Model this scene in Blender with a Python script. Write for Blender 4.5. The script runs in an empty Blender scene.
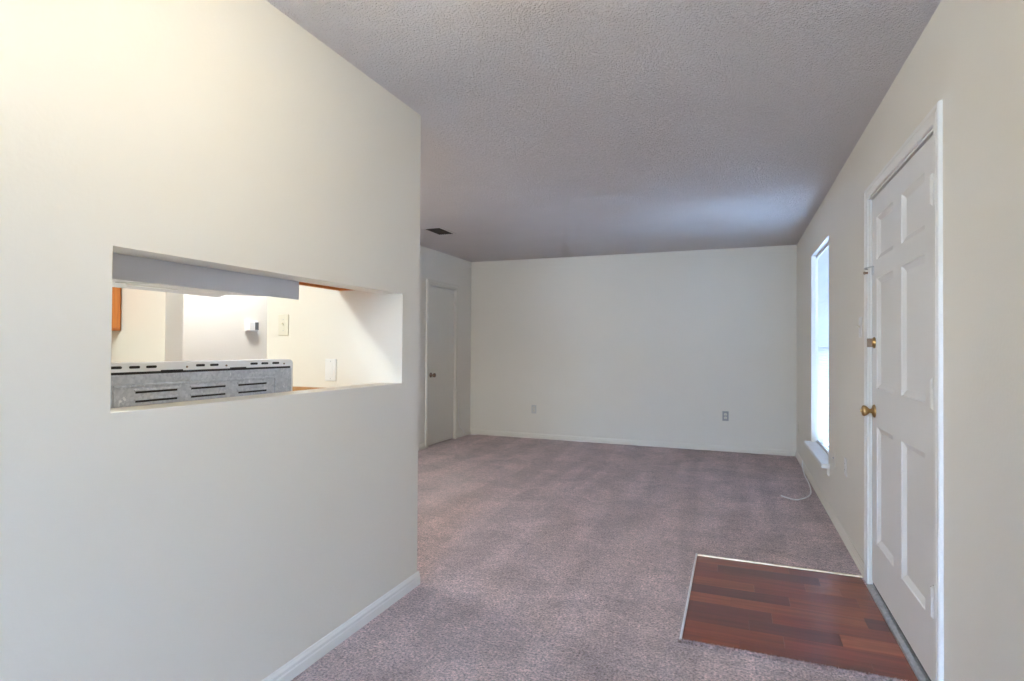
import bpy, math, random
from mathutils import Vector, Matrix
random.seed(7)
S = bpy.context.scene
COL = S.collection
PI = math.pi

# ------------------------------------------------------------------ camera
cam_d = bpy.data.cameras.new('camera')
cam = bpy.data.objects.new('camera', cam_d); COL.objects.link(cam)
cam_d.sensor_fit = 'HORIZONTAL'; cam_d.sensor_width = 36.0
cam_d.lens = 568.24 / 1024 * 36.0
cam_d.clip_start = 0.02
yaw, pitch, roll = (math.radians(v) for v in (21.451, 0.688, 0.405))
R0 = Vector((math.cos(yaw), math.sin(yaw), 0)); F0 = Vector((-math.sin(yaw), math.cos(yaw), 0)); Z0 = Vector((0, 0, 1))
FW = F0*math.cos(pitch) + Z0*math.sin(pitch); U1 = -F0*math.sin(pitch) + Z0*math.cos(pitch)
RT = R0*math.cos(roll) + U1*math.sin(roll); UP = -R0*math.sin(roll) + U1*math.cos(roll)
m = Matrix((RT, UP, -FW)).transposed().to_4x4(); m.translation = (0, 0, 1.2316)
cam.matrix_world = m
S.camera = cam

# ------------------------------------------------------------------ light and exposure
S.view_settings.view_transform = 'Standard'
S.view_settings.look = 'None'
S.view_settings.gamma = 1.0
S.view_settings.use_curve_mapping = False
S.view_settings.exposure = 0.3
SKY = (0.42, 0.61, 1.0); SKY_STRENGTH = 66.0
KITCHEN_LAMP = 150.0; CEILING_LAMP = 40.0; HALL_FILL = 270.0  # the hall one is an added fill, out of view
w = bpy.data.worlds.new('overcast_sky'); S.world = w; w.use_nodes = True
w.node_tree.nodes['Background'].inputs[0].default_value = (*SKY, 1)
w.node_tree.nodes['Background'].inputs[1].default_value = SKY_STRENGTH
def portal(name, loc, rot, sx, sy):
    l = bpy.data.lights.new(name, 'AREA'); l.shape = 'RECTANGLE'; l.size = sx; l.size_y = sy
    l.cycles.is_portal = True
    o = bpy.data.objects.new(name, l); COL.objects.link(o); o.location = loc; o.rotation_euler = rot
portal('window_portal', (0.83, 5.42, 1.235), (0, PI/2, 0), 1.75, 1.10)
portal('window_portal.001', (-0.435, -3.48, 1.07), (PI/2, 0, PI), 1.95, 2.1)

# room numbers (metres; camera stands at x = y = 0)
H = 2.44; XR = 0.66; YB = 7.307; XL = -3.50; XP = -1.532; YP = 2.576; TP = 0.12
YO0, YO1, ZO0, ZO1 = 1.009, 2.416, 1.050, 1.493     # pass-through
XK = XP - TP                                         # kitchen face of the partition
XKL = -3.87; YF = -3.3                                            # wall behind the camera
DY0, DY1, DZ = 2.425, 3.472, 2.034                   # front door opening
W1 = (4.89, 5.95, 0.37, 2.10); W2 = (-1.38, 0.51, 0.03, 2.10)
VX0, VY0, VY1 = -0.213, 2.505, 3.583                 # wood-look entry

# ------------------------------------------------------------------ materials
def new_mat(name):
    mt = bpy.data.materials.new(name); mt.use_nodes = True
    nt = mt.node_tree; return mt, nt, nt.nodes, nt.links, nt.nodes['Principled BSDF']
def N(nodes, t, **kw):
    n = nodes.new(t)
    for k, v in kw.items():
        if k.startswith('_'): setattr(n, k[1:], v)
        else: n.inputs[k.replace('__', ' ')].default_value = v
    return n
def simple(name, col, rough=0.5, metal=0.0, var=0.04, scale=6.0, bump=0.0, bscale=80.0, spec=0.5, detail=4.0, dist=0.002):
    mt, nt, nd, lk, b = new_mat(name)
    tc = nd.new('ShaderNodeTexCoord')
    nz = N(nd, 'ShaderNodeTexNoise', Scale=scale, Detail=3.0); lk.new(tc.outputs['Object'], nz.inputs['Vector'])
    mx = nd.new('ShaderNodeMix'); mx.data_type = 'RGBA'
    mx.inputs['A'].default_value = (*[max(0, c*(1-var)) for c in col], 1); mx.inputs['B'].default_value = (*[min(1, c*(1+var)) for c in col], 1)
    lk.new(nz.outputs['Fac'], mx.inputs['Factor']); lk.new(mx.outputs['Result'], b.inputs['Base Color'])
    b.inputs['Roughness'].default_value = rough; b.inputs['Metallic'].default_value = metal
    b.inputs['Specular IOR Level'].default_value = spec
    if bump:
        n2 = N(nd, 'ShaderNodeTexNoise', Scale=bscale, Detail=detail); lk.new(tc.outputs['Object'], n2.inputs['Vector'])
        bp = N(nd, 'ShaderNodeBump', Strength=bump, Distance=dist); lk.new(n2.outputs['Fac'], bp.inputs['Height']); lk.new(bp.outputs['Normal'], b.inputs['Normal'])
    return mt
M = {}
M['wall'] = simple('cream_wall_paint', (0.80, 0.758, 0.665), 0.42, var=0.02, scale=2.0, bump=0.22, bscale=70, detail=3)
M['trim'] = simple('white_trim_paint', (0.83, 0.82, 0.78), 0.35, var=0.015)
M['door'] = simple('white_door_paint', (0.80, 0.79, 0.76), 0.38, var=0.02, bump=0.05, bscale=120)
M['closet'] = simple('offwhite_door_paint', (0.76, 0.72, 0.62), 0.4, var=0.02)
M['brass'] = simple('aged_brass', (0.46, 0.30, 0.13), 0.30, 1.0, var=0.2, scale=40)
M['bronze'] = simple('dark_bronze', (0.22, 0.15, 0.10), 0.35, 1.0, var=0.2, scale=40)
M['plate'] = simple('ivory_plate_plastic', (0.74, 0.70, 0.58), 0.35, var=0.02)
M['plate_white'] = simple('white_plate_plastic', (0.84, 0.83, 0.80), 0.35, var=0.02)
M['plate_grey'] = simple('grey_plate_plastic', (0.36, 0.36, 0.34), 0.4, var=0.03)
M['receptacle'] = simple('pale_receptacle_plastic', (0.62, 0.61, 0.57), 0.4, var=0.03)
M['dark'] = simple('black_opening_paint', (0.012, 0.011, 0.010), 0.7, var=0.1)  # flat black that stands in for the shade inside openings and gaps
M['enamel'] = simple('white_enamel', (0.80, 0.80, 0.79), 0.3, var=0.015)
M['hood'] = simple('hood_enamel', (0.70, 0.69, 0.70), 0.4, var=0.05, scale=9)
M['steel'] = simple('brushed_steel', (0.55, 0.55, 0.55), 0.3, 1.0, var=0.08, scale=30)
M['threshold'] = simple('dull_aluminium', (0.58, 0.59, 0.60), 0.4, 0.8, var=0.35, scale=60)
M['strip_white'] = simple('white_edge_strip', (0.86, 0.86, 0.88), 0.35, var=0.05)
M['strip_gold'] = simple('pale_gold_strip', (0.74, 0.62, 0.42), 0.35, 0.4, var=0.15, scale=40)
M['kfloor'] = simple('beige_sheet_vinyl', (0.58, 0.55, 0.48), 0.4, var=0.1, scale=12)
M['counter'] = simple('wood_laminate', (0.42, 0.22, 0.09), 0.4, var=0.25, scale=18)
M['vent_dark'] = simple('dark_brown_vent', (0.03, 0.02, 0.015), 0.6)
M['cord'] = simple('white_cord', (0.88, 0.86, 0.84), 0.5)
M['black_enamel'] = simple('black_glass', (0.02, 0.02, 0.022), 0.15, var=0.1)
M['rubber'] = simple('grey_rubber', (0.12, 0.12, 0.12), 0.7)
M['ext'] = simple('outside_brick_paint', (0.45, 0.40, 0.35), 0.8)

def wood(name, c0, c1, rough, axis=2, stretch=14.0):
    mt, nt, nd, lk, b = new_mat(name)
    tc = nd.new('ShaderNodeTexCoord'); mp = nd.new('ShaderNodeMapping')
    sc = [stretch*3]*3; sc[axis] = 3.0; mp.inputs['Scale'].default_value = sc
    lk.new(tc.outputs['Object'], mp.inputs['Vector'])
    nz = N(nd, 'ShaderNodeTexNoise', Scale=1.0, Detail=5.0, Distortion=0.6); lk.new(mp.outputs['Vector'], nz.inputs['Vector'])
    cr = nd.new('ShaderNodeValToRGB'); cr.color_ramp.elements[0].position = 0.3; cr.color_ramp.elements[1].position = 0.75
    cr.color_ramp.elements[0].color = (*c0, 1); cr.color_ramp.elements[1].color = (*c1, 1)
    lk.new(nz.outputs['Fac'], cr.inputs['Fac']); lk.new(cr.outputs['Color'], b.inputs['Base Color'])
    b.inputs['Roughness'].default_value = rough
    return mt
M['oak'] = wood('orange_oak', (0.50, 0.15, 0.025), (0.66, 0.24, 0.05), 0.4)

def plank_mat():
    mt, nt, nd, lk, b = new_mat('red_brown_wood_vinyl')
    tc = nd.new('ShaderNodeTexCoord'); oi = nd.new('ShaderNodeObjectInfo')
    mp = nd.new('ShaderNodeMapping'); mp.inputs['Scale'].default_value = (3.0, 40.0, 20.0)
    lk.new(tc.outputs['Object'], mp.inputs['Vector'])
    nz = N(nd, 'ShaderNodeTexNoise', Scale=1.0, Detail=4.0, Distortion=0.3); nz.noise_dimensions = '4D'
    ml = N(nd, 'ShaderNodeMath', _operation='MULTIPLY'); ml.inputs[1].default_value = 37.0
    lk.new(oi.outputs['Random'], ml.inputs[0]); lk.new(ml.outputs[0], nz.inputs['W']); lk.new(mp.outputs['Vector'], nz.inputs['Vector'])
    mr = N(nd, 'ShaderNodeMapRange'); mr.inputs[1].default_value = 0.3; mr.inputs[2].default_value = 0.72; mr.inputs[3].default_value = 0.60; mr.inputs[4].default_value = 1.15
    lk.new(nz.outputs['Fac'], mr.inputs[0])
    mx = nd.new('ShaderNodeMix'); mx.data_type = 'RGBA'; mx.blend_type = 'MULTIPLY'; mx.inputs['Factor'].default_value = 1.0
    lk.new(oi.outputs['Color'], mx.inputs['A']); lk.new(mr.outputs[0], mx.inputs['B']); lk.new(mx.outputs['Result'], b.inputs['Base Color'])
    b.inputs['Roughness'].default_value = 0.34
    b.inputs['Coat Weight'].default_value = 0.35; b.inputs['Coat Roughness'].default_value = 0.14
    return mt
M['plank'] = plank_mat()

def carpet_mat():
    mt, nt, nd, lk, b = new_mat('mauve_brown_carpet')
    tc = nd.new('ShaderNodeTexCoord')
    fine = N(nd, 'ShaderNodeTexNoise', Scale=95.0, Detail=3.0, Roughness=0.75); lk.new(tc.outputs['Object'], fine.inputs['Vector'])
    mid = N(nd, 'ShaderNodeTexNoise', Scale=26.0, Detail=4.0, Roughness=0.65); lk.new(tc.outputs['Object'], mid.inputs['Vector'])
    big = N(nd, 'ShaderNodeTexNoise', Scale=3.2, Detail=4.0, Distortion=0.8); lk.new(tc.outputs['Object'], big.inputs['Vector'])
    # vacuum strokes running towards the back wall
    mp = nd.new('ShaderNodeMapping'); mp.inputs['Rotation'].default_value = (0, 0, math.radians(9)); mp.inputs['Scale'].default_value = (2.9, 0.35, 1)
    lk.new(tc.outputs['Object'], mp.inputs['Vector'])
    vac = N(nd, 'ShaderNodeTexNoise', Scale=1.6, Detail=1.0); lk.new(mp.outputs['Vector'], vac.inputs['Vector'])
    def mr(n, a, b_, c, d):
        q = nd.new('ShaderNodeMapRange'); q.inputs[1].default_value = a; q.inputs[2].default_value = b_; q.inputs[3].default_value = c; q.inputs[4].default_value = d
        lk.new(n.outputs['Fac'], q.inputs[0]); return q.outputs[0]
    def mul(a, c):
        q = N(nd, 'ShaderNodeMath', _operation='MULTIPLY'); lk.new(a, q.inputs[0]); lk.new(c, q.inputs[1]); return q.outputs[0]
    f = mul(mul(mr(fine, 0.3, 0.7, 0.22, 1.78), mr(mid, 0.3, 0.7, 0.75, 1.25)), mul(mr(big, 0.3, 0.7, 0.80, 1.20), mr(vac, 0.42, 0.58, 0.9, 1.1)))
    mx = nd.new('ShaderNodeMix'); mx.data_type = 'RGBA'; mx.blend_type = 'MULTIPLY'; mx.inputs['Factor'].default_value = 1.0
    mx.inputs['A'].default_value = (0.56, 0.415, 0.395, 1); lk.new(f, mx.inputs['B']); lk.new(mx.outputs['Result'], b.inputs['Base Color'])
    b.inputs['Roughness'].default_value = 0.95; b.inputs['Specular IOR Level'].default_value = 0.1
    b.inputs['Sheen Weight'].default_value = 0.35; b.inputs['Sheen Roughness'].default_value = 0.5
    bp = N(nd, 'ShaderNodeBump', Strength=0.9, Distance=0.006); lk.new(f, bp.inputs['Height']); lk.new(bp.outputs['Normal'], b.inputs['Normal'])
    return mt
M['carpet'] = carpet_mat()

def popcorn_mat():
    mt, nt, nd, lk, b = new_mat('popcorn_ceiling')
    tc = nd.new('ShaderNodeTexCoord')
    a = N(nd, 'ShaderNodeTexNoise', Scale=110.0, Detail=3.0, Roughness=0.6); lk.new(tc.outputs['Object'], a.inputs['Vector'])
    c = N(nd, 'ShaderNodeTexNoise', Scale=3.0, Detail=3.0); lk.new(tc.outputs['Object'], c.inputs['Vector'])
    mx = nd.new('ShaderNodeMix'); mx.data_type = 'RGBA'; mx.inputs['A'].default_value = (0.77, 0.72, 0.695, 1); mx.inputs['B'].default_value = (0.83, 0.775, 0.75, 1)
    lk.new(c.outputs['Fac'], mx.inputs['Factor']); lk.new(mx.outputs['Result'], b.inputs['Base Color'])
    b.inputs['Roughness'].default_value = 0.9; b.inputs['Specular IOR Level'].default_value = 0.15
    cr = nd.new('ShaderNodeMapRange'); cr.inputs[1].default_value = 0.42; cr.inputs[2].default_value = 0.7; lk.new(a.outputs['Fac'], cr.inputs[0])
    bp = N(nd, 'ShaderNodeBump', Strength=0.85, Distance=0.009); lk.new(cr.outputs[0], bp.inputs['Height']); lk.new(bp.outputs['Normal'], b.inputs['Normal'])
    return mt
M['popcorn'] = popcorn_mat()

def galv_mat():
    mt, nt, nd, lk, b = new_mat('galvanised_steel')
    tc = nd.new('ShaderNodeTexCoord')
    v = N(nd, 'ShaderNodeTexVoronoi', Scale=120.0); lk.new(tc.outputs['Object'], v.inputs['Vector'])
    n = N(nd, 'ShaderNodeTexNoise', Scale=22.0, Detail=5.0); lk.new(tc.outputs['Object'], n.inputs['Vector'])
    cr = nd.new('ShaderNodeValToRGB'); cr.color_ramp.elements[0].color = (0.36, 0.38, 0.42, 1); cr.color_ramp.elements[1].color = (0.62, 0.63, 0.66, 1)
    sp = nd.new('ShaderNodeSeparateColor'); lk.new(v.outputs['Color'], sp.inputs[0])
    mx = N(nd, 'ShaderNodeMath', _operation='ADD'); lk.new(sp.outputs[0], mx.inputs[0]); lk.new(n.outputs['Fac'], mx.inputs[1])
    hf = N(nd, 'ShaderNodeMath', _operation='MULTIPLY'); hf.inputs[1].default_value = 0.5; lk.new(mx.outputs[0], hf.inputs[0])
    lk.new(hf.outputs[0], cr.inputs['Fac'])
    # dried white paint smears and scratches
    mp = nd.new('ShaderNodeMapping'); mp.inputs['Scale'].default_value = (1, 34, 20); lk.new(tc.outputs['Object'], mp.inputs['Vector'])
    n2 = N(nd, 'ShaderNodeTexNoise', Scale=1.0, Detail=5.0, Roughness=0.7); lk.new(mp.outputs['Vector'], n2.inputs['Vector'])
    sm = nd.new('ShaderNodeMapRange'); sm.inputs[1].default_value = 0.62; sm.inputs[2].default_value = 0.70; lk.new(n2.outputs['Fac'], sm.inputs[0])
    m2 = nd.new('ShaderNodeMix'); m2.data_type = 'RGBA'; m2.inputs['B'].default_value = (0.82, 0.82, 0.82, 1)
    lk.new(sm.outputs[0], m2.inputs['Factor']); lk.new(cr.outputs['Color'], m2.inputs['A']); lk.new(m2.outputs['Result'], b.inputs['Base Color'])
    b.inputs['Metallic'].default_value = 0.35; b.inputs['Roughness'].default_value = 0.5
    return mt
M['galv'] = galv_mat()

def slat_mat():
    mt, nt, nd, lk, b = new_mat('white_blind_slat')
    tr = nd.new('ShaderNodeBsdfTranslucent'); tr.inputs['Color'].default_value = (0.80, 0.82, 0.90, 1)
    b.inputs['Base Color'].default_value = (0.82, 0.82, 0.84, 1); b.inputs['Roughness'].default_value = 0.4
    tc = nd.new('ShaderNodeTexCoord'); nz = N(nd, 'ShaderNodeTexNoise', Scale=4.0)
    lk.new(tc.outputs['Object'], nz.inputs['Vector'])
    mr = nd.new('ShaderNodeMapRange'); mr.inputs[3].default_value = 0.022; mr.inputs[4].default_value = 0.030; lk.new(nz.outputs['Fac'], mr.inputs[0])
    ms = nd.new('ShaderNodeMixShader'); lk.new(mr.outputs[0], ms.inputs[0]); lk.new(b.outputs[0], ms.inputs[1]); lk.new(tr.outputs[0], ms.inputs[2])
    lk.new(ms.outputs[0], nd['Material Output'].inputs['Surface'])
    return mt
M['slat'] = slat_mat()

def glass_mat():
    mt, nt, nd, lk, b = new_mat('window_glass')
    t = nd.new('ShaderNodeBsdfTransparent'); t.inputs[0].default_value = (0.93, 0.96, 0.96, 1)
    g = nd.new('ShaderNodeBsdfGlossy'); g.inputs['Roughness'].default_value = 0.03
    fr = nd.new('ShaderNodeFresnel'); fr.inputs[0].default_value = 1.45
    ms = nd.new('ShaderNodeMixShader'); lk.new(fr.outputs[0], ms.inputs[0]); lk.new(t.outputs[0], ms.inputs[1]); lk.new(g.outputs[0], ms.inputs[2])
    lk.new(ms.outputs[0], nd['Material Output'].inputs['Surface'])
    return mt
M['glass'] = glass_mat()

def lamp_mat(name, col, strength):
    mt, nt, nd, lk, b = new_mat(name)
    b.inputs['Base Color'].default_value = (0.9, 0.9, 0.88, 1)
    b.inputs['Emission Color'].default_value = (*col, 1); b.inputs['Emission Strength'].default_value = strength
    return mt
M['klamp'] = lamp_mat('lit_kitchen_diffuser', (0.88, 0.98, 1.0), KITCHEN_LAMP)
M['hfill'] = lamp_mat('hall_fill_diffuser', (0.95, 0.97, 1.0), HALL_FILL)
M['clamp'] = lamp_mat('lit_ceiling_diffuser', (1.0, 0.92, 0.72), CEILING_LAMP)

# ------------------------------------------------------------------ mesh helpers
class MB:
    def __init__(s): s.v = []; s.f = []; s.sm = []
    def add(s, vs, fs, smooth=False):
        n = len(s.v); s.v += [Vector(p) for p in vs]; s.f += [tuple(i+n for i in f) for f in fs]; s.sm += [smooth]*len(fs); return s
    def box(s, x0, x1, y0, y1, z0, z1):
        x0, x1 = sorted((x0, x1)); y0, y1 = sorted((y0, y1)); z0, z1 = sorted((z0, z1))
        v = [(x, y, z) for z in (z0, z1) for y in (y0, y1) for x in (x0, x1)]
        return s.add(v, [(0, 2, 3, 1), (4, 5, 7, 6), (0, 1, 5, 4), (2, 6, 7, 3), (0, 4, 6, 2), (1, 3, 7, 5)])
    def prism(s, pts, fn, t0, t1, smooth=False):
        """closed 2-D outline pts swept from t0 to t1; fn(u, v, t) -> xyz"""
        n = len(pts); v = [fn(u, q, t0) for u, q in pts] + [fn(u, q, t1) for u, q in pts]
        f = [(i, (i+1) % n, n+(i+1) % n, n+i) for i in range(n)]
        s.add(v, f, smooth); return s.add([], []) .add(v, [tuple(range(n-1, -1, -1)), tuple(range(n, 2*n))])
    def lathe(s, prof, o, ax, seg=24):
        """prof: (radius, distance along ax)"""
        o = Vector(o); ax = Vector(ax).normalized(); a = ax.orthogonal().normalized(); b = ax.cross(a)
        v = []; f = []
        for r, h in prof:
            for k in range(seg):
                t = 2*PI*k/seg; v.append(o + ax*h + (a*math.cos(t) + b*math.sin(t))*r)
        for i in range(len(prof)-1):
            for k in range(seg):
                k2 = (k+1) % seg; f.append((i*seg+k, i*seg+k2, (i+1)*seg+k2, (i+1)*seg+k))
        s.add(v, f, True)
        return s.add(v, [tuple(range(seg-1, -1, -1)), tuple(range((len(prof)-1)*seg, len(prof)*seg))])
    def tube(s, path, r, seg=8):
        path = [Vector(p) for p in path]; v = []; f = []
        for i, p in enumerate(path):
            d = (path[min(i+1, len(path)-1)] - path[max(i-1, 0)]).normalized()
            a = d.cross(Vector((0.1, 0.2, 1))).normalized(); b = d.cross(a)
            for k in range(seg):
                t = 2*PI*k/seg; v.append(p + (a*math.cos(t)+b*math.sin(t))*r)
        for i in range(len(path)-1):
            for k in range(seg): f.append((i*seg+k, i*seg+(k+1) % seg, (i+1)*seg+(k+1) % seg, (i+1)*seg+k))
        s.add(v, f, True); return s.add(v, [tuple(range(seg-1, -1, -1)), tuple(range((len(path)-1)*seg, len(path)*seg))])
    def build(s, name, mat, parent=None, bevel=0.0, world=True, seg=2):
        off = Vector((0, 0, 0))
        if parent is not None and world:
            p = parent
            while p is not None: off += p.location; p = p.parent
        me = bpy.data.meshes.new(name)
        me.from_pydata([v - off for v in s.v], [], s.f)
        me.polygons.foreach_set('use_smooth', s.sm)
        me.materials.append(mat); me.validate(); me.update()
        o = bpy.data.objects.new(name, me); COL.objects.link(o); o.parent = parent
        if bevel:
            b = o.modifiers.new('edge', 'BEVEL'); b.width = bevel; b.segments = seg; b.limit_method = 'ANGLE'; b.angle_limit = math.radians(40)
        return o
import bmesh
def tidy(o, merge=True):
    bm = bmesh.new(); bm.from_mesh(o.data)
    if merge: bmesh.ops.remove_doubles(bm, verts=bm.verts, dist=1e-5)
    bmesh.ops.recalc_face_normals(bm, faces=bm.faces); bm.to_mesh(o.data); bm.free(); return o
def tag(o, label=None, cat=None, group=None, kind=None):
    if label: o['label'] = label
    if cat: o['category'] = cat
    if group: o['group'] = group
    if kind: o['kind'] = kind
    return o
def empty(name, loc, label=None, cat=None, group=None, kind=None, rz=0.0):
    o = bpy.data.objects.new(name, None); COL.objects.link(o); o.location = loc; o.rotation_euler = (0, 0, rz); o.empty_display_size = 0.1
    return tag(o, label, cat, group, kind)
def copy_tree(o, parent=None):
    c = o.copy(); COL.objects.link(c); c.parent = parent
    for ch in o.children: copy_tree(ch, c)
    return c

def wall_mesh(mb, axis, a0, a1, u0, u1, z0, z1, holes):
    """wall slab between a0..a1 on `axis`, spanning u and z, with rectangular holes (u0,u1,z0,z1)"""
    us = sorted({u0, u1, *[h[0] for h in holes], *[h[1] for h in holes]}); zs = sorted({z0, z1, *[h[2] for h in holes], *[h[3] for h in holes]})
    us = [u for u in us if u0 <= u <= u1]; zs = [z for z in zs if z0 <= z <= z1]
    def solid(i, j):
        if i < 0 or j < 0 or i >= len(us)-1 or j >= len(zs)-1: return False
        u = (us[i]+us[i+1])/2; z = (zs[j]+zs[j+1])/2
        return not any(h[0] < u < h[1] and h[2] < z < h[3] for h in holes)
    P = (lambda a, u, z: (a, u, z)) if axis == 0 else (lambda a, u, z: (u, a, z))
    for i in range(len(us)-1):
        for j in range(len(zs)-1):
            if not solid(i, j): continue
            A, B, C, D = us[i], us[i+1], zs[j], zs[j+1]
            for a in (a0, a1): mb.add([P(a, A, C), P(a, B, C), P(a, B, D), P(a, A, D)], [(0, 1, 2, 3)])
            if not solid(i-1, j): mb.add([P(a0, A, C), P(a1, A, C), P(a1, A, D), P(a0, A, D)], [(0, 1, 2, 3)])
            if not solid(i+1, j): mb.add([P(a0, B, C), P(a1, B, C), P(a1, B, D), P(a0, B, D)], [(0, 1, 2, 3)])
            if not solid(i, j-1): mb.add([P(a0, A, C), P(a1, A, C), P(a1, B, C), P(a0, B, C)], [(0, 1, 2, 3)])
            if not solid(i, j+1): mb.add([P(a0, A, D), P(a1, A, D), P(a1, B, D), P(a0, B, D)], [(0, 1, 2, 3)])
    return mb
def wall(name, label, axis, a0, a1, u0, u1, holes=(), z0=0.0, z1=H):
    o = wall_mesh(MB(), axis, a0, a1, u0, u1, z0, z1, list(holes)).build(name, M['wall'])
    return tag(tidy(o), label, kind='structure')

# ------------------------------------------------------------------ room shell
wall('wall_right', 'cream wall holding the white entry door and the window', 0, XR, XR+0.15, YF-0.15, YB+0.15,
     [(DY0, DY1, 0.0, DZ), W1])
wall('wall_back', 'cream far wall of the empty room with two outlets', 1, YB, YB+0.15, XL-0.15, XR)
wall('wall_left', 'cream wall with the narrow closet door beyond the partition', 0, XL-0.15, XL, YP-0.04, YB, [(6.10, 6.83, 0.0, 2.0)])
wall('wall_front', 'cream wall behind the viewer', 1, YF-0.15, YF, XKL, XR, [W2])
wall('wall_partition', 'large cream wall with the kitchen pass-through opening', 0, XK, XP, YF, YP, [(YO0, YO1, ZO0, ZO1)])
wall('wall_kitchen', 'short cream kitchen wall with a switch and an outlet', 1, YO1, YP-0.04, XKL-0.15, XK, [(-3.191, -2.398, 0.0, 2.075)])
wall('wall_kitchen_left', 'cream kitchen wall behind the left wall cabinet', 0, XKL-0.15, XKL, YF-0.15, YO1)
wall('wall_kitchen_end', 'cream wall closing the near end of the kitchen', 1, -0.75, -0.63, XKL, XK)
tag(MB().box(XKL-0.15, XR+0.15, YF-0.15, YB+0.15, H, H+0.12).build('ceiling', M['popcorn']), 'off-white popcorn textured ceiling over the whole room', kind='structure')
fl = MB()
fl.box(XKL-0.15, VX0, YF-0.15, YB+0.15, -0.10, 0.0); fl.box(VX0, XR+0.15, YF-0.15, VY0, -0.10, 0.0); fl.box(VX0, XR+0.15, VY1, YB+0.15, -0.10, 0.0)
fl.box(VX0, XR+0.15, VY0, VY1, -0.10, -0.012)
carpet = tag(tidy(fl.build('floor', M['carpet']), False), 'mauve brown wall-to-wall carpet with vacuum marks', kind='structure')
tag(MB().box(XKL, XK, -0.63, YO1, 0.0, 0.004).build('floor_kitchen', M['kfloor']), 'beige kitchen floor behind the partition', kind='structure')

tag(MB().box(-40, 40, -40, 40, -0.20, -0.13).build('ground', simple('outdoor_concrete', (0.42, 0.41, 0.38), 0.9, var=0.1)), 'grey outdoor ground around the house', kind='structure')

tag(MB().box(-9, 9, -9.2, -9.0, -0.13, 2.5).box(-9, 9, -9.25, -8.95, 2.5, 2.56).build('wall_sky_blocker', simple('tan_stucco', (0.42, 0.36, 0.29), 0.9, var=0.1, bump=0.3, bscale=20)), 'added unseen tan stucco wall outside, behind the viewer, blocking low sky light', kind='structure')  # unseen wall added to cut low sky light and darken the back wall

# wood-look entry: each plank a piece
entry = empty('floor_entry', (VX0, VY0, -0.012), 'glossy red-brown wood-look plank floor inside the entry door', kind='structure')
XT = 0.640
MB().box(VX0, XT, VY0, VY1, -0.0118, -0.0112).build('underlay', M['dark'], entry)
PC = [(0.20, 0.045, 0.026), (0.13, 0.030, 0.021), (0.30, 0.085, 0.040), (0.13, 0.030, 0.022), (0.25, 0.062, 0.024), (0.19, 0.044, 0.022)]
NR = 10; PW = (VY1 - VY0) / NR
ends = {0: [0.28], 1: [-0.09, 0.42], 2: [0.34, 0.50], 3: [0.093, 0.56], 4: [0.25], 5: [-0.017, 0.553], 6: [0.16], 7: [0.06, 0.422], 8: [0.194], 9: [0.02, 0.50]}
tone = {0: [4, 0], 1: [0, 1, 4], 2: [0, 2, 4], 3: [2, 0, 4], 4: [1, 4], 5: [2, 2, 3], 6: [3, 5], 7: [1, 3, 2], 8: [4, 0], 9: [4, 5, 0]}
for r in range(NR):
    y1 = VY1 - r*PW; y0 = y1 - PW; xs = [VX0] + ends[r] + [XT]
    for k in range(len(xs)-1):
        a, b = xs[k]+0.0003, xs[k+1]-0.0003
        q = MB().box(-(b-a)/2, (b-a)/2, -(PW-0.0008)/2, (PW-0.0008)/2, 0.001, 0.009).build('plank', M['plank'], entry, world=False)
        q.location = ((a+b)/2 - VX0, (y0+y1)/2 - VY0, 0)
        c = PC[tone[r][k]]; j = random.uniform(0.88, 1.12); q.color = (c[0]*j, c[1]*j*0.85, c[2]*j*0.8, 1)
tag(MB().prism([(-0.006, -0.004), (0.005, -0.004), (0.004, 0.003), (-0.001, 0.005), (-0.005, 0.003)], lambda u, v, t: (VX0+u, t, v), VY0, VY1+0.012).build('trim_1', M['strip_white']), 'white metal edge strip along the left side of the entry planks', kind='structure')
tag(MB().prism([(-0.005, -0.004), (0.007, -0.004), (0.006, 0.003), (0.002, 0.005), (-0.004, 0.003)], lambda u, v, t: (t, VY1+u, v), VX0+0.008, XR-0.013).build('trim_2', M['strip_gold']), 'pale gold edge strip along the far side of the entry planks', kind='structure')

# carpet tufts hanging over the cut front edge of the planks
tf = MB(); rt = random.Random(3)
for i in range(2600):
    x = rt.uniform(VX0-0.004, XT); y = VY0 + rt.uniform(-0.020, 0.002); d = rt.uniform(0.008, 0.017); a = rt.uniform(-0.9, 0.9) + PI/2; hgt = rt.uniform(0.004, 0.010); ww = rt.uniform(0.0015, 0.003)
    ex, ey = x + math.cos(a)*d, y + math.sin(a)*d; px, py = -math.sin(a)*ww, math.cos(a)*ww
    tf.add([(x-px, y-py, -0.002), (x+px, y+py, -0.002), (x, y, 0.004), (ex, ey, hgt)], [(0, 1, 3), (1, 2, 3), (2, 0, 3), (0, 2, 1)])
tag(tf.build('tuft_fringe', M['carpet'], carpet), kind='stuff')

# baseboards -------------------------------------------------------
BP = [(0, 0), (0.013, 0), (0.013, 0.034), (0.010, 0.039), (0.010, 0.050), (0.006, 0.058), (0.004, 0.064), (0, 0.066)]
def base(name, label, segs, mat='trim'):
    """segs: (axis, wall coordinate, direction into the room, t0, t1)"""
    mb = MB()
    for ax, c, d, t0, t1 in segs:
        if ax == 0: mb.prism([(u, v) for u, v in BP], lambda u, v, t: (c+d*u, t, v), t0, t1)
        else: mb.prism([(u, v) for u, v in BP], lambda u, v, t: (t, c+d*u, v), t0, t1)
    o = mb.build(name, M[mat]); return tag(tidy(o, False), label, kind='structure')
base('baseboard_partition', 'white stepped baseboard along the pass-through wall', [(0, XP, 1, YF, YP+0.013), (1, YP-0.04, 1, -2.398, XK)])
base('baseboard_right', 'cream baseboard running along the window wall to the entry door', [(0, XR, -1, 3.545, YB)], 'wall')
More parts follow.
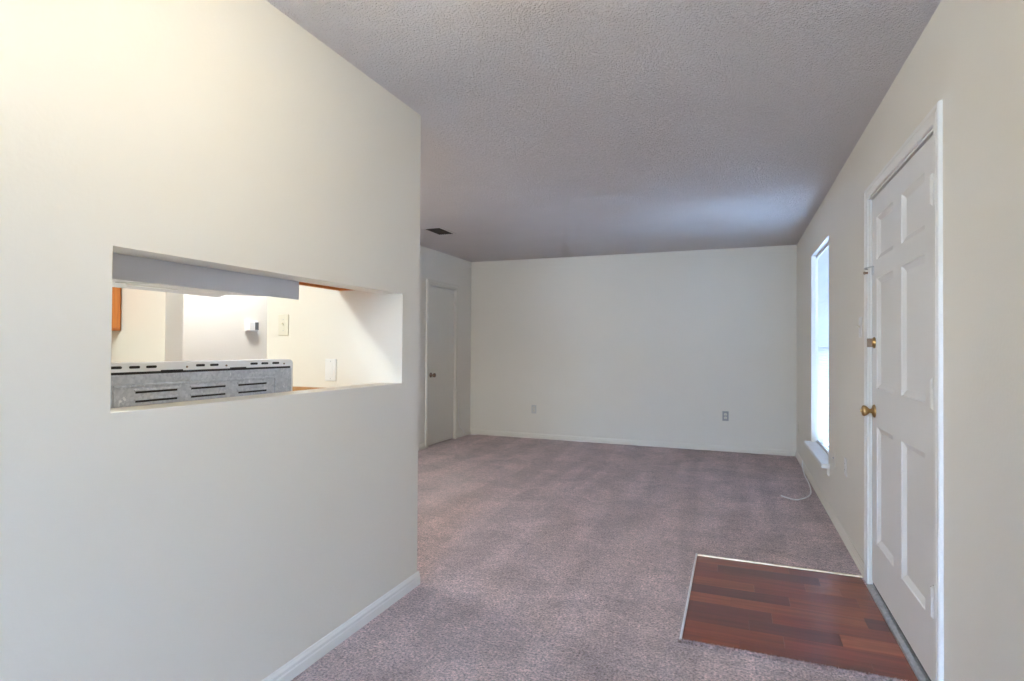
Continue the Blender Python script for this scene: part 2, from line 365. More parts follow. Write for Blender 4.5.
base('baseboard_near', 'white baseboard on the right wall near the viewer', [(0, XR, -1, YF, 2.328)])
base('baseboard_back', 'cream baseboard along the far wall', [(1, YB, -1, XL, XR-0.013)], 'wall')
base('baseboard_left', 'cream baseboard beside the closet door', [(0, XL, 1, YP-0.04, 6.035), (0, XL, 1, 6.895, YB-0.013)], 'wall')

# casing: profile mitred round a door opening ----------------------------
CP = [(0, 0), (0, 0.011), (0.004, 0.013), (0.030, 0.013), (0.034, 0.010), (0.040, 0.010), (0.044, 0.014), (0.056, 0.014), (0.060, 0.010), (0.062, 0)]
def casing(name, parent, xw, d, y0, y1, zt, mat):
    """d: direction into the room along x; inner edge y0..y1, zt"""
    mb = MB(); n = len(CP); rings = []
    for (y, z, sy, sz) in ((y0, 0, -1, 0), (y0, zt, -1, 1), (y1, zt, 1, 1), (y1, 0, 1, 0)):
        rings.append([(xw+d*h, y+sy*u, z+sz*u) for u, h in CP])
    for i in range(3):
        mb.add(rings[i]+rings[i+1], [(k, (k+1) % n, n+(k+1) % n, n+k) for k in range(n)])
    mb.add(rings[0], [tuple(range(n))]); mb.add(rings[3], [tuple(range(n))])
    return tidy(mb.build(name, mat, parent))

# ------------------------------------------------------------------ front door
d1 = empty('door_1', (XR, (DY0+DY1)/2, 0), 'white six-panel entry door with brass knob and deadbolt', kind='structure')
casing('casing', d1, XR, -1, DY0-0.022, DY1+0.012, DZ-0.004, M['trim'])
jb = MB().box(XR-0.001, XR+0.14, DY0, DY0+0.013, 0, DZ).box(XR-0.001, XR+0.14, DY1-0.013, DY1, 0, DZ).box(XR-0.001, XR+0.14, DY0+0.013, DY1-0.013, DZ-0.013, DZ)
jb.build('door_frame', M['trim'], d1)
MB().box(XR+0.048, XR+0.066, DY0+0.013, DY0+0.034, 0.015, DZ-0.013).box(XR+0.048, XR+0.066, DY1-0.034, DY1-0.013, 0.015, DZ-0.013).box(XR+0.048, XR+0.066, DY0+0.034, DY1-0.034, DZ-0.034, DZ-0.013).build('door_stop', M['rubber'], d1)
FX = XR+0.006                    # room face of the slab
SY0, SY1, SZ0, SZ1 = DY0+0.016, DY1-0.016, 0.030, DZ-0.020
PY = [(2.565, 2.893), (3.028, 3.352)]; PZ = [(0.255, 0.842), (1.035, 1.594), (1.690, 1.906)]
stiles = [(SY0, PY[0][0]), (PY[1][1], SY1)]
for a, b in stiles: MB().box(FX, FX+0.040, a, b, SZ0, SZ1).build('stile', M['door'], d1)
for a, b in ((SZ0, PZ[0][0]), (PZ[0][1], PZ[1][0]), (PZ[1][1], PZ[2][0]), (PZ[2][1], SZ1)):
    MB().box(FX, FX+0.040, PY[0][0], PY[1][1], a, b).build('rail', M['door'], d1)
for a, b in PZ: MB().box(FX, FX+0.040, PY[0][1], PY[1][0], a, b).build('mullion', M['door'], d1)
for y0, y1 in PY:
    for z0, z1 in PZ:
        mb = MB(); L = [(0.0, 0.0), (0.004, 0.004), (0.024, 0.013), (0.026, 0.014)]
        rings = [[(FX+dp, y0+i, z0+i), (FX+dp, y1-i, z0+i), (FX+dp, y1-i, z1-i), (FX+dp, y0+i, z1-i)] for i, dp in L]
        for i in range(len(L)-1): mb.add(rings[i]+rings[i+1], [(k, (k+1) % 4, 4+(k+1) % 4, 4+k) for k in range(4)])
        mb.add(rings[-1], [(0, 1, 2, 3)])
        mb.add([(FX+0.036, y0, z0), (FX+0.036, y1, z0), (FX+0.036, y1, z1), (FX+0.036, y0, z1)], [(0, 1, 2, 3)])
        tidy(mb.build('panel', M['door'], d1), False)
for zc in (1.807, 1.076, 0.338):
    hg = MB().lathe([(0.0085, -0.052), (0.0085, -0.019), (0.0078, -0.018), (0.0085, -0.017), (0.0085, 0.017), (0.0078, 0.018), (0.0085, 0.019), (0.0085, 0.052)], (FX-0.010, SY0-0.003, zc), (0, 0, 1), 12).build('hinge', M['trim'], d1)
    for q in (-0.054, 0.052): MB().lathe([(0.0045, 0), (0.0045, 0.003), (0.002, 0.006)] if q > 0 else [(0.002, -0.004), (0.0045, 0), (0.0045, 0.003)], (FX-0.010, SY0-0.003, zc+q), (0, 0, 1), 10).build('hinge_pin', M['trim'], hg)
    MB().box(FX-0.003, FX-0.0002, SY0, SY0+0.028, zc-0.050, zc+0.050).build('hinge_leaf', M['trim'], hg)
KY = SY1-0.062
kb = MB().lathe([(0.033, 0), (0.033, 0.004), (0.028, 0.009), (0.014, 0.013), (0.011, 0.018), (0.011, 0.024), (0.018, 0.030), (0.026, 0.040), (0.028, 0.048), (0.026, 0.054), (0.018, 0.058), (0.004, 0.059)], (FX, KY, 0.918), (-1, 0, 0), 28).build('door_knob', M['brass'], d1)
MB().box(FX-0.064, FX-0.058, KY-0.002, KY+0.002, 0.910, 0.926).build('lock_button', M['brass'], kb)
db = MB().lathe([(0.029, 0), (0.029, 0.005), (0.022, 0.011), (0.008, 0.013)], (FX, KY, 1.268), (-1, 0, 0), 24).build('deadbolt', M['brass'], d1)
MB().box(FX-0.034, FX-0.012, KY-0.004, KY+0.004, 1.246, 1.290).build('thumb_turn', M['bronze'], db, bevel=0.002)
LS = 0.055
lt = MB().box(FX-0.005, FX-0.0002, SY1-LS+0.018, SY1-LS+0.040, 1.622, 1.662).build('swing_latch', M['steel'], d1, bevel=0.001)
MB().tube([(XR-0.018, SY1-LS+0.028, 1.650), (XR-0.034, SY1-LS+0.022, 1.652), (XR-0.036, SY1-LS-0.010, 1.652), (XR-0.018, SY1-LS-0.040, 1.654), (XR-0.006, SY1-LS-0.046, 1.654)], 0.0035).build('latch_bar', M['steel'], lt)
MB().lathe([(0.006, 0), (0.006, 0.010), (0.009, 0.014), (0.006, 0.020)], (XR-0.018, SY1-LS+0.028, 1.632), (-1, 0, 0), 12).build('latch_ball', M['bronze'], lt)
MB().box(FX+0.004, FX+0.036, SY0, SY1, 0.014, 0.030).build('door_sweep', M['rubber'], d1)
th = MB().prism([(0.640, -0.006), (0.644, 0.004), (0.660, 0.012), (0.690, 0.013), (0.790, 0.013), (0.790, -0.006)], lambda u, v, t: (u, t, v), DY0+0.014, DY1-0.014).build('threshold', M['threshold'], d1)

# ------------------------------------------------------------------ closet door on the left wall
d2 = empty('door_2', (XL, 6.465, 0), 'narrow flat off-white closet door with a bronze knob', kind='structure')
casing('casing', d2, XL, 1, 6.105, 6.825, 1.995, M['closet'])
MB().box(XL-0.10, XL+0.001, 6.10, 6.112, 0, 2.0).box(XL-0.10, XL+0.001, 6.818, 6.83, 0, 2.0).box(XL-0.10, XL+0.001, 6.112, 6.818, 1.988, 2.0).build('door_frame', M['closet'], d2)
MB().box(XL-0.050, XL-0.012, 6.115, 6.815, 0.012, 1.985).build('slab', M['closet'], d2, bevel=0.002)
MB().lathe([(0.031, 0), (0.031, 0.004), (0.024, 0.010), (0.012, 0.014), (0.011, 0.028), (0.020, 0.036), (0.027, 0.046), (0.027, 0.058), (0.020, 0.066), (0.004, 0.068)], (XL-0.012, 6.19, 0.880), (1, 0, 0), 24).build('door_knob', M['bronze'], d2)
MB().box(XL-0.14, XL-0.10, 6.10, 6.83, 0.0, 2.0).build('closet_back', M['dark'], d2)

# ------------------------------------------------------------------ windows
def glass_door(name, label, x0, x1, z0, z1):
    w_ = empty(name, ((x0+x1)/2, YF-0.11, z0), label, kind='structure')
    f = 0.05; y0, y1 = YF-0.13, YF-0.07; xm = (x0+x1)/2
    for a, b in ((x0, x0+f), (xm-f/2, xm+f/2), (x1-f, x1)): MB().box(a, b, y0, y1, z0, z1).build('stile', M['trim'], w_)
    for a, b in ((x0+f, xm-f/2), (xm+f/2, x1-f)):
        MB().box(a, b, y0, y1, z0, z0+f).build('rail', M['trim'], w_); MB().box(a, b, y0, y1, z1-f, z1).build('rail', M['trim'], w_)
        MB().box(a, b, y0+0.028, y0+0.032, z0+f, z1-f).build('pane', M['glass'], w_)
    return w_
def window(name, label, wy0, wy1, wz0, wz1):
    w_ = empty(name, (XR+0.11, (wy0+wy1)/2, wz0), label, kind='structure')
    f = 0.035; x0, x1 = XR+0.095, XR+0.145
    MB().box(x0, x1, wy0, wy0+f, wz0, wz1).build('side_jamb', M['trim'], w_); MB().box(x0, x1, wy1-f, wy1, wz0, wz1).build('side_jamb', M['trim'], w_)
    MB().box(x0, x1, wy0+f, wy1-f, wz1-f, wz1).build('head', M['trim'], w_); MB().box(x0, x1, wy0+f, wy1-f, wz0, wz0+f).build('bottom_rail', M['trim'], w_)
    zm = (wz0+wz1)/2
    MB().box(x0+0.005, x1-0.005, wy0+f, wy1-f, zm-0.02, zm+0.02).build('meeting_rail', M['trim'], w_)
    for a, b in ((wz0+f, zm-0.02), (zm+0.02, wz1-f)): MB().box(x0+0.022, x0+0.026, wy0+f, wy1-f, a, b).build('pane', M['glass'], w_)
    return w_
w1 = window('window_1', 'tall window with closed white mini blind on the right wall', *W1)
sl = MB().prism([(0.608, W1[2]-0.030), (0.604, W1[2]-0.022), (0.604, W1[2]-0.008), (0.610, W1[2]+0.002), (XR+0.094, W1[2]+0.004), (XR+0.094, W1[2]+0.0005), (XR-0.0005, W1[2]+0.0005), (XR-0.0005, W1[2]-0.030)], lambda u, v, t: (u, t, v), W1[0]+0.001, W1[1]-0.001)
for a, b in ((W1[0]-0.05, W1[0]+0.001), (W1[1]-0.001, W1[1]+0.05)): sl.prism([(0.608, W1[2]-0.030), (0.604, W1[2]-0.022), (0.604, W1[2]-0.008), (0.610, W1[2]+0.002), (XR-0.0005, W1[2]+0.002), (XR-0.0005, W1[2]-0.030)], lambda u, v, t: (u, t, v), a, b)
sl.build('sill', M['trim'], w1)
MB().prism([(XR, W1[2]-0.030), (XR-0.016, W1[2]-0.030), (XR-0.014, W1[2]-0.080), (XR-0.006, W1[2]-0.088), (XR, W1[2]-0.088)], lambda u, v, t: (u, t, v), W1[0]-0.03, W1[1]+0.03).build('apron', M['wall'], w1)
glass_door('window_2', 'sliding glass patio door behind the viewer', *W2)

bl = empty('window_blind', (XR+0.055, 5.42, W1[2]+0.02), 'white mini blind hanging closed inside the tall window', 'blind')
BX = XR+0.050
MB().box(BX-0.014, BX+0.014, W1[0]+0.008, W1[1]-0.008, W1[3]-0.030, W1[3]-0.003).build('head_rail', M['plate_white'], bl, bevel=0.002)
MB().box(BX-0.012, BX+0.012, W1[0]+0.010, W1[1]-0.010, W1[2]+0.010, W1[2]+0.022).build('bottom_rail', M['plate_white'], bl, bevel=0.002)
proto = None; tilt = math.radians(61); NS = 76
zs0, zs1 = W1[2]+0.034, W1[3]-0.042
for i in range(NS):
    z = zs0 + (zs1-zs0)*i/(NS-1)
    if proto is None:
        mb = MB(); hw = 0.0125; pts = []
        for k in range(5):
            s_ = -1 + k*0.5; pts.append((s_*hw, 0.0018*(1-s_*s_)))
        # room edge up, so the daylight is thrown to the ceiling
        R = lambda u, v: (u*math.cos(tilt) + v*math.sin(tilt), -u*math.sin(tilt) + v*math.cos(tilt))
        top = [R(u, v+0.0002) for u, v in pts]; bot = [R(u, v-0.0002) for u, v in reversed(pts)]
        mb.prism(top+bot, lambda u, v, t: (u, t, v), W1[0]+0.010-5.42, W1[1]-0.010-5.42)
        proto = mb.build('slat', M['slat'], bl, world=False); s_o = proto
    else:
        s_o = proto.copy(); COL.objects.link(s_o); s_o.parent = bl
    s_o.location = (BX-bl.location.x, 0, z-bl.location.z)
for yy in (W1[0]+0.16, W1[1]-0.16):
    MB().tube([(BX-0.013, yy, W1[2]+0.02), (BX-0.013, yy, W1[3]-0.03)], 0.0008, 5).build('ladder_cord', M['cord'], bl)
MB().tube([(BX-0.022, W1[1]-0.09, W1[3]-0.02), (BX-0.024, W1[1]-0.09, W1[3]-0.9)], 0.003, 6).build('tilt_wand', M['plate_white'], bl)

# ------------------------------------------------------------------ kitchen: range
RY0, RY1 = 1.052, 1.812
rg = empty('kitchen_range', (XK-0.33, (RY0+RY1)/2, 0.004), 'white kitchen range, its slotted galvanised back showing through the pass-through', 'range')
RXB = XK-0.004                     # back of the range
MB().box(RXB-0.62, RXB-0.01, RY0, RY1, 0.06, 0.895).build('body', M['enamel'], rg, bevel=0.004)
for yy in (RY0+0.04, RY1-0.04):
    for xx in (RXB-0.58, RXB-0.05): MB().lathe([(0.02, 0.004), (0.02, 0.02), (0.012, 0.024), (0.012, 0.06)], (xx, yy, 0.0), (0, 0, 1), 12).build('leg', M['rubber'], rg)
ct = MB().box(RXB-0.64, RXB-0.07, RY0-0.003, RY1+0.003, 0.895, 0.915).build('cooktop', M['enamel'], rg, bevel=0.005)
for bx_, by_, br in ((-0.20, 0.20, 0.10), (-0.20, 0.56, 0.08), (-0.48, 0.20, 0.08), (-0.48, 0.56, 0.10)):
    bu = MB().lathe([(br, 0), (br+0.008, 0.003), (br+0.004, 0.006), (br-0.01, 0.001), (0.01, 0.0005)], (RXB+bx_, RY0+by_, 0.9152), (0, 0, 1), 24).build('burner_pan', M['steel'], rg)
    MB().tube([(RXB+bx_+math.cos(t*0.45)*(0.015+t*br/50), RY0+by_+math.sin(t*0.45)*(0.015+t*br/50), 0.923) for t in range(42)], 0.0035, 6).build('burner_coil', M['black_enamel'], bu)
od = MB().box(RXB-0.645, RXB-0.622, RY0+0.01, RY1-0.01, 0.26, 0.80).build('oven_door', M['enamel'], rg, bevel=0.004)
MB().box(RXB-0.648, RXB-0.6455, RY0+0.12, RY1-0.12, 0.38, 0.66).build('oven_window', M['black_enamel'], od)
MB().tube([(RXB-0.645, RY0+0.08, 0.75), (RXB-0.685, RY0+0.09, 0.75), (RXB-0.685, RY1-0.09, 0.75), (RXB-0.645, RY1-0.08, 0.75)], 0.010).build('handle', M['enamel'], od)
MB().box(RXB-0.643, RXB-0.622, RY0+0.01, RY1-0.01, 0.08, 0.25).build('storage_drawer', M['enamel'], rg, bevel=0.004)
# backguard console: rounded ends, open white top lip, galvanised back
def rr(y0, y1, z0, z1, r, n=5):
    p = [(y0, z0), (y1, z0)]
    for k in range(n+1): t = k/n*PI/2; p.append((y1-r+r*math.cos(t), z1-r+r*math.sin(t)))
    for k in range(n+1): t = PI/2+k/n*PI/2; p.append((y0+r+r*math.cos(t), z1-r+r*math.sin(t)))
    return p
bg = tidy(MB().prism(rr(RY0, RY1, 0.915, 1.178, 0.020), lambda u, v, t: (t, u, v), RXB-0.072, RXB-0.004).build('backguard', M['enamel'], rg, bevel=0.003))
MB().box(RXB-0.0042, RXB-0.0020, RY0+0.004, RY1-0.012, 0.915, 1.143).build('back_panel', M['galv'], bg)
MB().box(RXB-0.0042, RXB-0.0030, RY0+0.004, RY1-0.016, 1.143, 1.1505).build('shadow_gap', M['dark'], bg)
EX = RXB-0.0020
emb = MB()                          # embossed frame
for a, b, c, d in ((1.098, 1.718, 1.106, 1.114), (1.098, 1.718, 1.030, 1.037), (1.098, 1.106, 1.037, 1.106), (1.710, 1.718, 1.037, 1.106)): emb.box(EX, EX+0.004, a, b, c, d)
emb.build('embossed_frame', M['galv'], bg, bevel=0.0015)
for y0, y1 in ((1.164, 1.300), (1.350, 1.484), (1.540, 1.671)):
    for z in (1.091, 1.064):
        lv = MB().box(EX, EX+0.0006, y0, y1, z-0.005, z+0.002).build('louver_opening', M['dark'], bg)
        MB().prism([(EX, z+0.009), (EX, z+0.002), (EX+0.0032, z+0.0015), (EX+0.0036, z+0.0025)], lambda u, v, t: (u, t, v), y0-0.004, y1+0.004).build('louver', M['galv'], bg)
slot0 = [(1.090, 1.124), (1.145, 1.178), (1.197, 1.231), (1.368, 1.402), (1.422, 1.456), (1.595, 1.629), (1.647, 1.680), (1.701, 1.736)]
def stadium(y0, y1, z0, z1, n=6):
    r = (z1-z0)/2; zc = (z0+z1)/2; p = []
    for k in range(n+1): t = -PI/2+PI*k/n; p.append((y1-r+r*math.cos(t), zc+r*math.sin(t)))
    for k in range(n+1): t = PI/2+PI*k/n; p.append((y0+r+r*math.cos(t), zc+r*math.sin(t)))
    return p
for a, b in slot0: MB().prism(stadium(a, b, 1.1605, 1.1685), lambda u, v, t: (t, u, v), RXB-0.0060, RXB-0.0030).build('vent_slot', M['dark'], bg)  # black plates painted in place of the shaded slot openings
for yy in (1.335, 1.489, 1.762): MB().lathe([(0.0035, 0), (0.003, 0.002)], (RXB-0.004, yy, 1.161), (1, 0, 0), 10).build('screw', M['bronze'], bg)
for a, b in ((1.245, 1.320), (1.505, 1.575)): MB().box(RXB-0.0041, RXB-0.0028, a, b, 1.1505, 1.1535).build('lip_notch', M['dark'], bg)
for k in range(5):
    kn = MB().lathe([(0.020, 0), (0.020, 0.012), (0.015, 0.020), (0.004, 0.021)], (RXB-0.072, RY0+0.09+k*0.145, 1.05), (-1, 0, 0), 18).build('control_knob', M['black_enamel'], rg)

# range hood
hd = empty('range_hood', (XK, 1.455, 1.415), 'pale grey range hood hanging at the top of the pass-through', 'range hood')
HY0, HY1 = 1.075, 1.835
tidy(MB().prism([(XK-0.002, 1.418), (XK-0.002, 1.580), (XK-0.36, 1.580), (XK-0.45, 1.475), (XK-0.45, 1.440), (XK-0.44, 1.440), (XK-0.40, 1.450), (XK-0.03, 1.430)], lambda u, v, t: (u, t, v), HY0, HY1).build('shell', M['hood'], hd, bevel=0.003))
fz = lambda x: 1.430 + (XK-0.03-x)/0.37*0.020
MB().prism([(XK-0.30, fz(XK-0.30)-0.004), (XK-0.10, fz(XK-0.10)-0.004), (XK-0.10, fz(XK-0.10)-0.0005), (XK-0.30, fz(XK-0.30)-0.0005)], lambda u, v, t: (u, t, v), HY0+0.22, HY1-0.22).build('grease_filter', M['steel'], hd)
MB().prism([(XK-0.36, fz(XK-0.36)-0.006), (XK-0.31, fz(XK-0.31)-0.006), (XK-0.31, fz(XK-0.31)-0.0005), (XK-0.36, fz(XK-0.36)-0.0005)], lambda u, v, t: (u, t, v), HY0+0.30, HY1-0.30).build('light_lens', M['plate_white'], hd)

# cabinets
def cabinet(name, label, xb, d, depth, y0, y1, z0, z1, doors, kind='cabinet'):
    """xb: wall face, d: +1/-1 direction of the front along x"""
    c = empty(name, (xb, (y0+y1)/2, z0), label, kind)
    xf = xb + d*depth; t = 0.016
    cb = MB().box(xb+d*0.001, xf, y0, y0+t, z0, z1).box(xb+d*0.001, xf, y1-t, y1, z0, z1).box(xb+d*0.001, xf, y0+t, y1-t, z1-t, z1).box(xb+d*0.001, xf, y0+t, y1-t, z0+0.012, z0+0.012+t).box(xb+d*0.001, xb+d*0.007, y0+t, y1-t, z0+0.028, z1-t)
    cb.build('body', M['oak'], c)
    # face frame
    ff = MB().box(xf, xf+d*0.016, y0, y0+0.04, z0, z1).box(xf, xf+d*0.016, y1-0.04, y1, z0, z1).box(xf, xf+d*0.016, y0+0.04, y1-0.04, z0, z0+0.04).box(xf, xf+d*0.016, y0+0.04, y1-0.04, z1-0.04, z1)
    ff.build('face_frame', M['oak'], c)
    wd = (y1-y0-0.03)/doors
    for k in range(doors):
        a = y0+0.015+k*wd+0.002; b = a+wd-0.004; q0, q1 = z0+0.015, z1-0.015; g = xf+d*0.0165
        dr = MB().box(g, g+d*0.018, a, a+0.055, q0, q1).box(g, g+d*0.018, b-0.055, b, q0, q1).box(g, g+d*0.018, a+0.055, b-0.055, q0, q0+0.055).box(g, g+d*0.018, a+0.055, b-0.055, q1-0.055, q1).build('door', M['oak'], c, bevel=0.002)
        MB().box(g+d*0.002, g+d*0.010, a+0.055, b-0.055, q0+0.055, q1-0.055).build('door_panel', M['oak'], dr)
        ky = b-0.028 if k % 2 == 0 else a+0.028
        MB().lathe([(0.006, 0), (0.006, 0.012), (0.014, 0.018), (0.012, 0.026), (0.003, 0.028)], (g+d*0.018, ky, q0+0.06 if z0 > 1 else q1-0.06), (d, 0, 0), 16).build('knob', M['brass'], dr)
    return c
cabinet('wall_cabinet', 'orange oak wall cabinet seen past the left edge of the pass-through', XKL, 1, 0.272, 1.40, YO1-0.002, 1.318, 2.10, 2)
cabinet('wall_cabinet', 'orange oak wall cabinet, only its underside showing right of the range hood', XK, -1, 0.246, 1.842, YO1-0.002, 1.518, 2.10, 1)
cabinet('base_cabinet', 'orange oak base cabinet between the range and the kitchen wall', XK, -1, 0.56, 1.822, YO1-0.002, 0.004, 0.868, 1)
cn = empty('countertop', (XK-0.3, 2.11, 0.87), 'brown wood-look countertop corner with a splash against the kitchen wall', 'countertop')
MB().box(XK-0.615, XK-0.001, 1.820, YO1-0.001, 0.870, 0.908).build('top', M['counter'], cn, bevel=0.004)
MB().box(XK-0.60, XK-0.001, YO1-0.020, YO1-0.001, 0.908, 1.014).build('side_splash', M['counter'], cn, bevel=0.003)
MB().box(XK-0.020, XK-0.001, 1.820, YO1-0.0205, 0.908, 1.010).build('back_splash', M['counter'], cn, bevel=0.003)

# ------------------------------------------------------------------ ceiling lights
def dome_light(name, label, x, y, mat, r=0.15):
    l = empty(name, (x, y, H), label, 'lamp')
    MB().lathe([(r+0.012, 0), (r+0.012, -0.018), (r+0.004, -0.022)], (x, y, H), (0, 0, 1), 36).build('base_pan', M['plate_white'], l)
    MB().lathe([(r, -0.0225), (r*0.985, -0.04), (r*0.90, -0.06), (r*0.72, -0.078), (r*0.45, -0.090), (r*0.15, -0.095), (0.004, -0.096)], (x, y, H), (0, 0, 1), 36).build('diffuser', mat, l)
    MB().lathe([(0.004, -0.110), (0.009, -0.104), (0.007, -0.098), (0.010, -0.0955)], (x, y, H), (0, 0, 1), 14).build('finial', M['brass'], l)
    return l
dome_light('ceiling_light', 'round dome ceiling light in the kitchen behind the partition', -2.64, 1.00, M['klamp'])
dome_light('ceiling_light', 'added unseen dome lamp brightening the hall wall beyond the kitchen doorway', -3.17, 2.98, M['hfill'], 0.10)  # unseen lamp added to brighten the thermostat wall
gx, gy, gz, gr = -0.65, 1.02, 2.20, 0.11
gl = empty('pendant_light', (gx, gy, H), 'short-stemmed white globe ceiling light above the viewer by the pass-through', 'lamp')
MB().lathe([(0.065, 0), (0.065, -0.012), (0.045, -0.026), (0.012, -0.030)], (gx, gy, H), (0, 0, 1), 28).build('canopy', M['brass'], gl)
MB().lathe([(0.008, -0.028), (0.008, gz+gr*0.93-H)], (gx, gy, H), (0, 0, 1), 12).build('stem', M['brass'], gl)
MB().lathe([(0.045, 0), (0.045, 0.016), (0.014, 0.022)], (gx, gy, gz+gr*0.92), (0, 0, 1), 24).build('globe_holder', M['brass'], gl)
MB().lathe([(max(0.004, gr*math.sin(PI*k/18)), -gr*math.cos(PI*k/18)) for k in range(18)], (gx, gy, gz), (0, 0, 1), 32).build('globe', M['clamp'], gl)

# ------------------------------------------------------------------ plates, thermostat, vent, cords
def plate(name, label, cat, loc, rz, kind, mp, mi, group=None):
    """local: faces -y, centre at origin"""
    p = empty(name, loc, label, cat, group, rz=rz)
    tidy(MB().prism([(-0.035, -0.0575), (0.035, -0.0575), (0.035, 0.0575), (-0.035, 0.0575)], lambda u, v, t: (u, t, v), -0.006, -0.0003).build('plate', mp, p, bevel=0.003, world=False))
    if kind == 'outlet':
        for zc in (-0.020, 0.020):
            o = MB().prism([(0.017*math.cos(a)*1.0, zc+max(-0.0135, min(0.0135, 0.017*math.sin(a)))) for a in [2*PI*k/20 for k in range(20)]], lambda u, v, t: (u, t, v), -0.008, -0.0058).build('receptacle', mi, p, world=False)
            for sx in (-0.006, 0.006): MB().box(sx-0.001, sx+0.001, -0.0084, -0.0079, zc-0.002, zc+0.006).build('slot', M['dark'], o, world=False)
            MB().lathe([(0.0022, 0), (0.0022, 0.0004)], (0, -0.0080, zc-0.007), (0, -1, 0), 8).build('ground_hole', M['dark'], o, world=False)
        MB().lathe([(0.003, 0), (0.002, 0.001)], (0, -0.006, 0), (0, -1, 0), 8).build('screw', M['steel'], p, world=False)
    elif kind == 'switch':
        MB().box(-0.0055, 0.0055, -0.0066, -0.0058, -0.012, 0.012).build('toggle_frame', mi, p, world=False)
        MB().prism([(-0.006, -0.004), (-0.020, 0.006), (-0.020, 0.012), (-0.006, 0.006)], lambda u, v, t: (t, u, v), -0.004, 0.004).build('toggle', mi, p, world=False)
        for zc in (-0.030, 0.030): MB().lathe([(0.003, 0), (0.002, 0.001)], (0, -0.006, zc), (0, -1, 0), 8).build('screw', M['steel'], p, world=False)
    elif kind == 'rocker':
        MB().box(-0.017, 0.017, -0.0085, -0.0058, -0.034, 0.034).build('rocker', mi, p, bevel=0.001, world=False)
        for zc in (-0.045, 0.045): MB().lathe([(0.003, 0), (0.002, 0.001)], (0, -0.006, zc), (0, -1, 0), 8).build('screw', M['steel'], p, world=False)
    elif kind == 'jack':
        MB().lathe([(0.006, 0), (0.006, 0.004), (0.004, 0.010)], (0, -0.006, 0), (0, -1, 0), 10).build('jack', M['steel'], p, world=False)
    return p
plate('wall_outlet', 'pale wall outlet low on the far wall, nearer the closet door', 'outlet', (-2.543, YB, 0.394), 0, 'outlet', M['receptacle'], M['plate'])
plate('wall_outlet', 'grey wall outlet low on the far wall, nearer the window', 'outlet', (-0.107, YB, 0.424), 0, 'outlet', M['plate_grey'], M['plate'])
plate('light_switch', 'ivory light switch on the kitchen wall beside the doorway', 'switch', (-2.279, YO1, 1.344), 0, 'switch', M['plate'], M['plate'])
plate('wall_outlet', 'white outlet plate just above the pass-through ledge on the kitchen wall', 'outlet', (-1.962, YO1, 1.107), 0, 'rocker', M['plate_white'], M['plate_white'])
plate('light_switch', 'pale switch plate on the right wall left of the entry door', 'switch', (XR, 3.70, 1.359), -PI/2, 'switch', M['plate_white'], M['plate'])
plate('wall_outlet', 'white outlet low on the right wall nearest the entry door', 'outlet', (XR, 4.166, 0.483), -PI/2, 'outlet', M['plate_white'], M['plate_white'])
plate('cable_jack', 'small cable plate on the right wall beside the window sill', 'wall plate', (XR, 4.60, 0.463), -PI/2, 'jack', M['wall'], M['plate'])
plate('wall_outlet', 'small outlet on the right wall between window and far corner', 'outlet', (XR, 7.05, 0.36), -PI/2, 'outlet', M['plate'], M['plate'])

tm = empty('thermostat', (XL, 3.36, 1.382), 'small white thermostat on the wall seen beyond the kitchen doorway', 'thermostat', rz=PI/2)
MB().box(-0.055, 0.055, -0.012, -0.0005, -0.042, 0.042).build('backplate', M['plate_white'], tm, bevel=0.004, world=False)
MB().box(-0.048, 0.048, -0.036, -0.012, -0.036, 0.036).build('cover', M['plate_white'], tm, bevel=0.006, world=False)
MB().box(0.010, 0.044, -0.0375, -0.0358, -0.030, 0.030).build('dial_window', M['rubber'], tm, world=False)

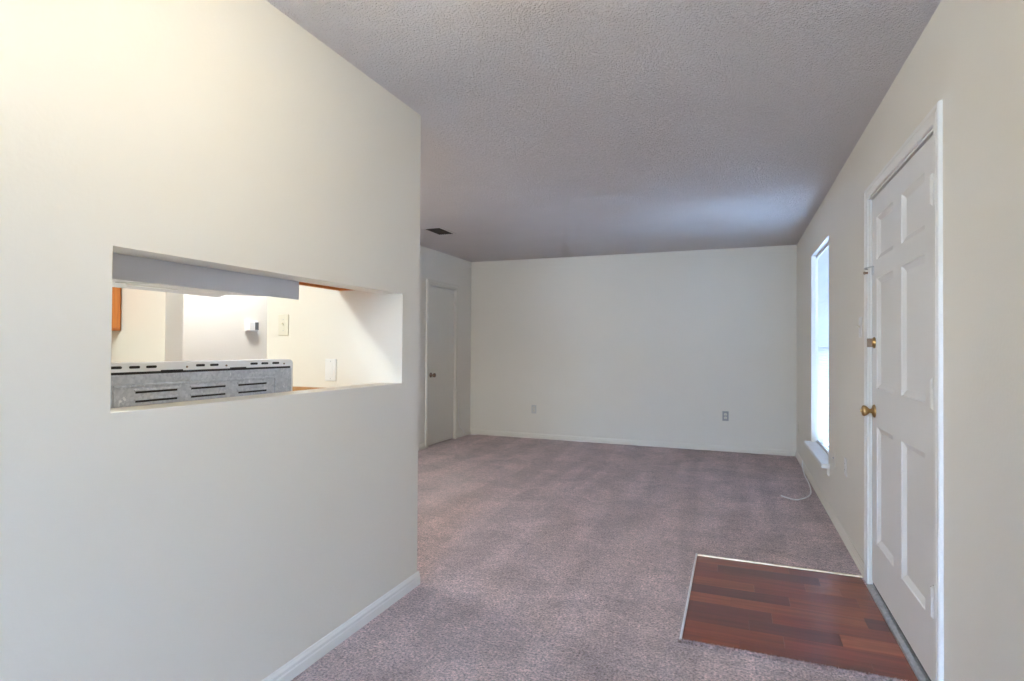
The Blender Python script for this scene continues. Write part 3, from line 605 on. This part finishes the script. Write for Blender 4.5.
vt = empty('ceiling_vent', (-2.875, 5.22, H), 'small ceiling air register with a dark open grille near the partition corner', 'vent')
vx0, vx1, vy0, vy1 = -2.985, -2.765, 5.04, 5.40
fr = MB()
for a, b, c, d in ((vx0, vx1, vy0, vy0+0.022), (vx0, vx1, vy1-0.022, vy1), (vx0, vx0+0.022, vy0+0.022, vy1-0.022), (vx1-0.022, vx1, vy0+0.022, vy1-0.022)): fr.box(a, b, c, d, H-0.008, H-0.0005)
fr.build('frame', M['popcorn'], vt)
MB().box(vx0+0.022, vx1-0.022, vy0+0.022, vy1-0.022, H-0.0015, H-0.0005).build('duct_opening', M['dark'], vt)
for k in range(8):
    x = vx0+0.034+k*0.0215
    MB().prism([(x, H-0.008), (x+0.0015, H-0.008), (x+0.0105, H-0.002), (x+0.009, H-0.002)], lambda u, v, t: (u, t, v), vy0+0.022, vy1-0.022).build('louver', M['vent_dark'], vt)

def smooth_path(pts, n=8):
    pts = [Vector(p) for p in pts]; out = []
    for i in range(len(pts)-1):
        p0 = pts[max(i-1, 0)]; p1 = pts[i]; p2 = pts[i+1]; p3 = pts[min(i+2, len(pts)-1)]
        for k in range(n):
            t = k/n; out.append(0.5*((2*p1)+(-p0+p2)*t+(2*p0-5*p1+4*p2-p3)*t*t+(-p0+3*p1-3*p2+p3)*t*t*t))
    return out+[pts[-1]]
tag(MB().tube(smooth_path([(0.655, 6.62, 0.075), (0.642, 6.5, 0.03), (0.632, 6.2, 0.006), (0.628, 5.80, 0.005), (0.60, 5.45, 0.005), (0.53, 5.25, 0.005), (0.45, 5.18, 0.005), (0.36, 5.27, 0.006)]), 0.0058, 8).build('coax_cable', M['cord']),
    'thin white cable curling onto the carpet below the window', 'cable')
tag(MB().tube(smooth_path([(XL+0.008, 6.93, 0.52), (XL+0.010, 6.925, 0.30), (XL+0.016, 6.95, 0.16), (XL+0.035, 7.02, 0.09), (XL+0.03, 7.10, 0.03), (XL+0.06, 7.20, 0.006), (XL+0.12, 7.26, 0.005)]), 0.004, 8).build('phone_cord', M['cord']),
    'thin pale cord hanging by the closet door into the far left corner', 'cord')
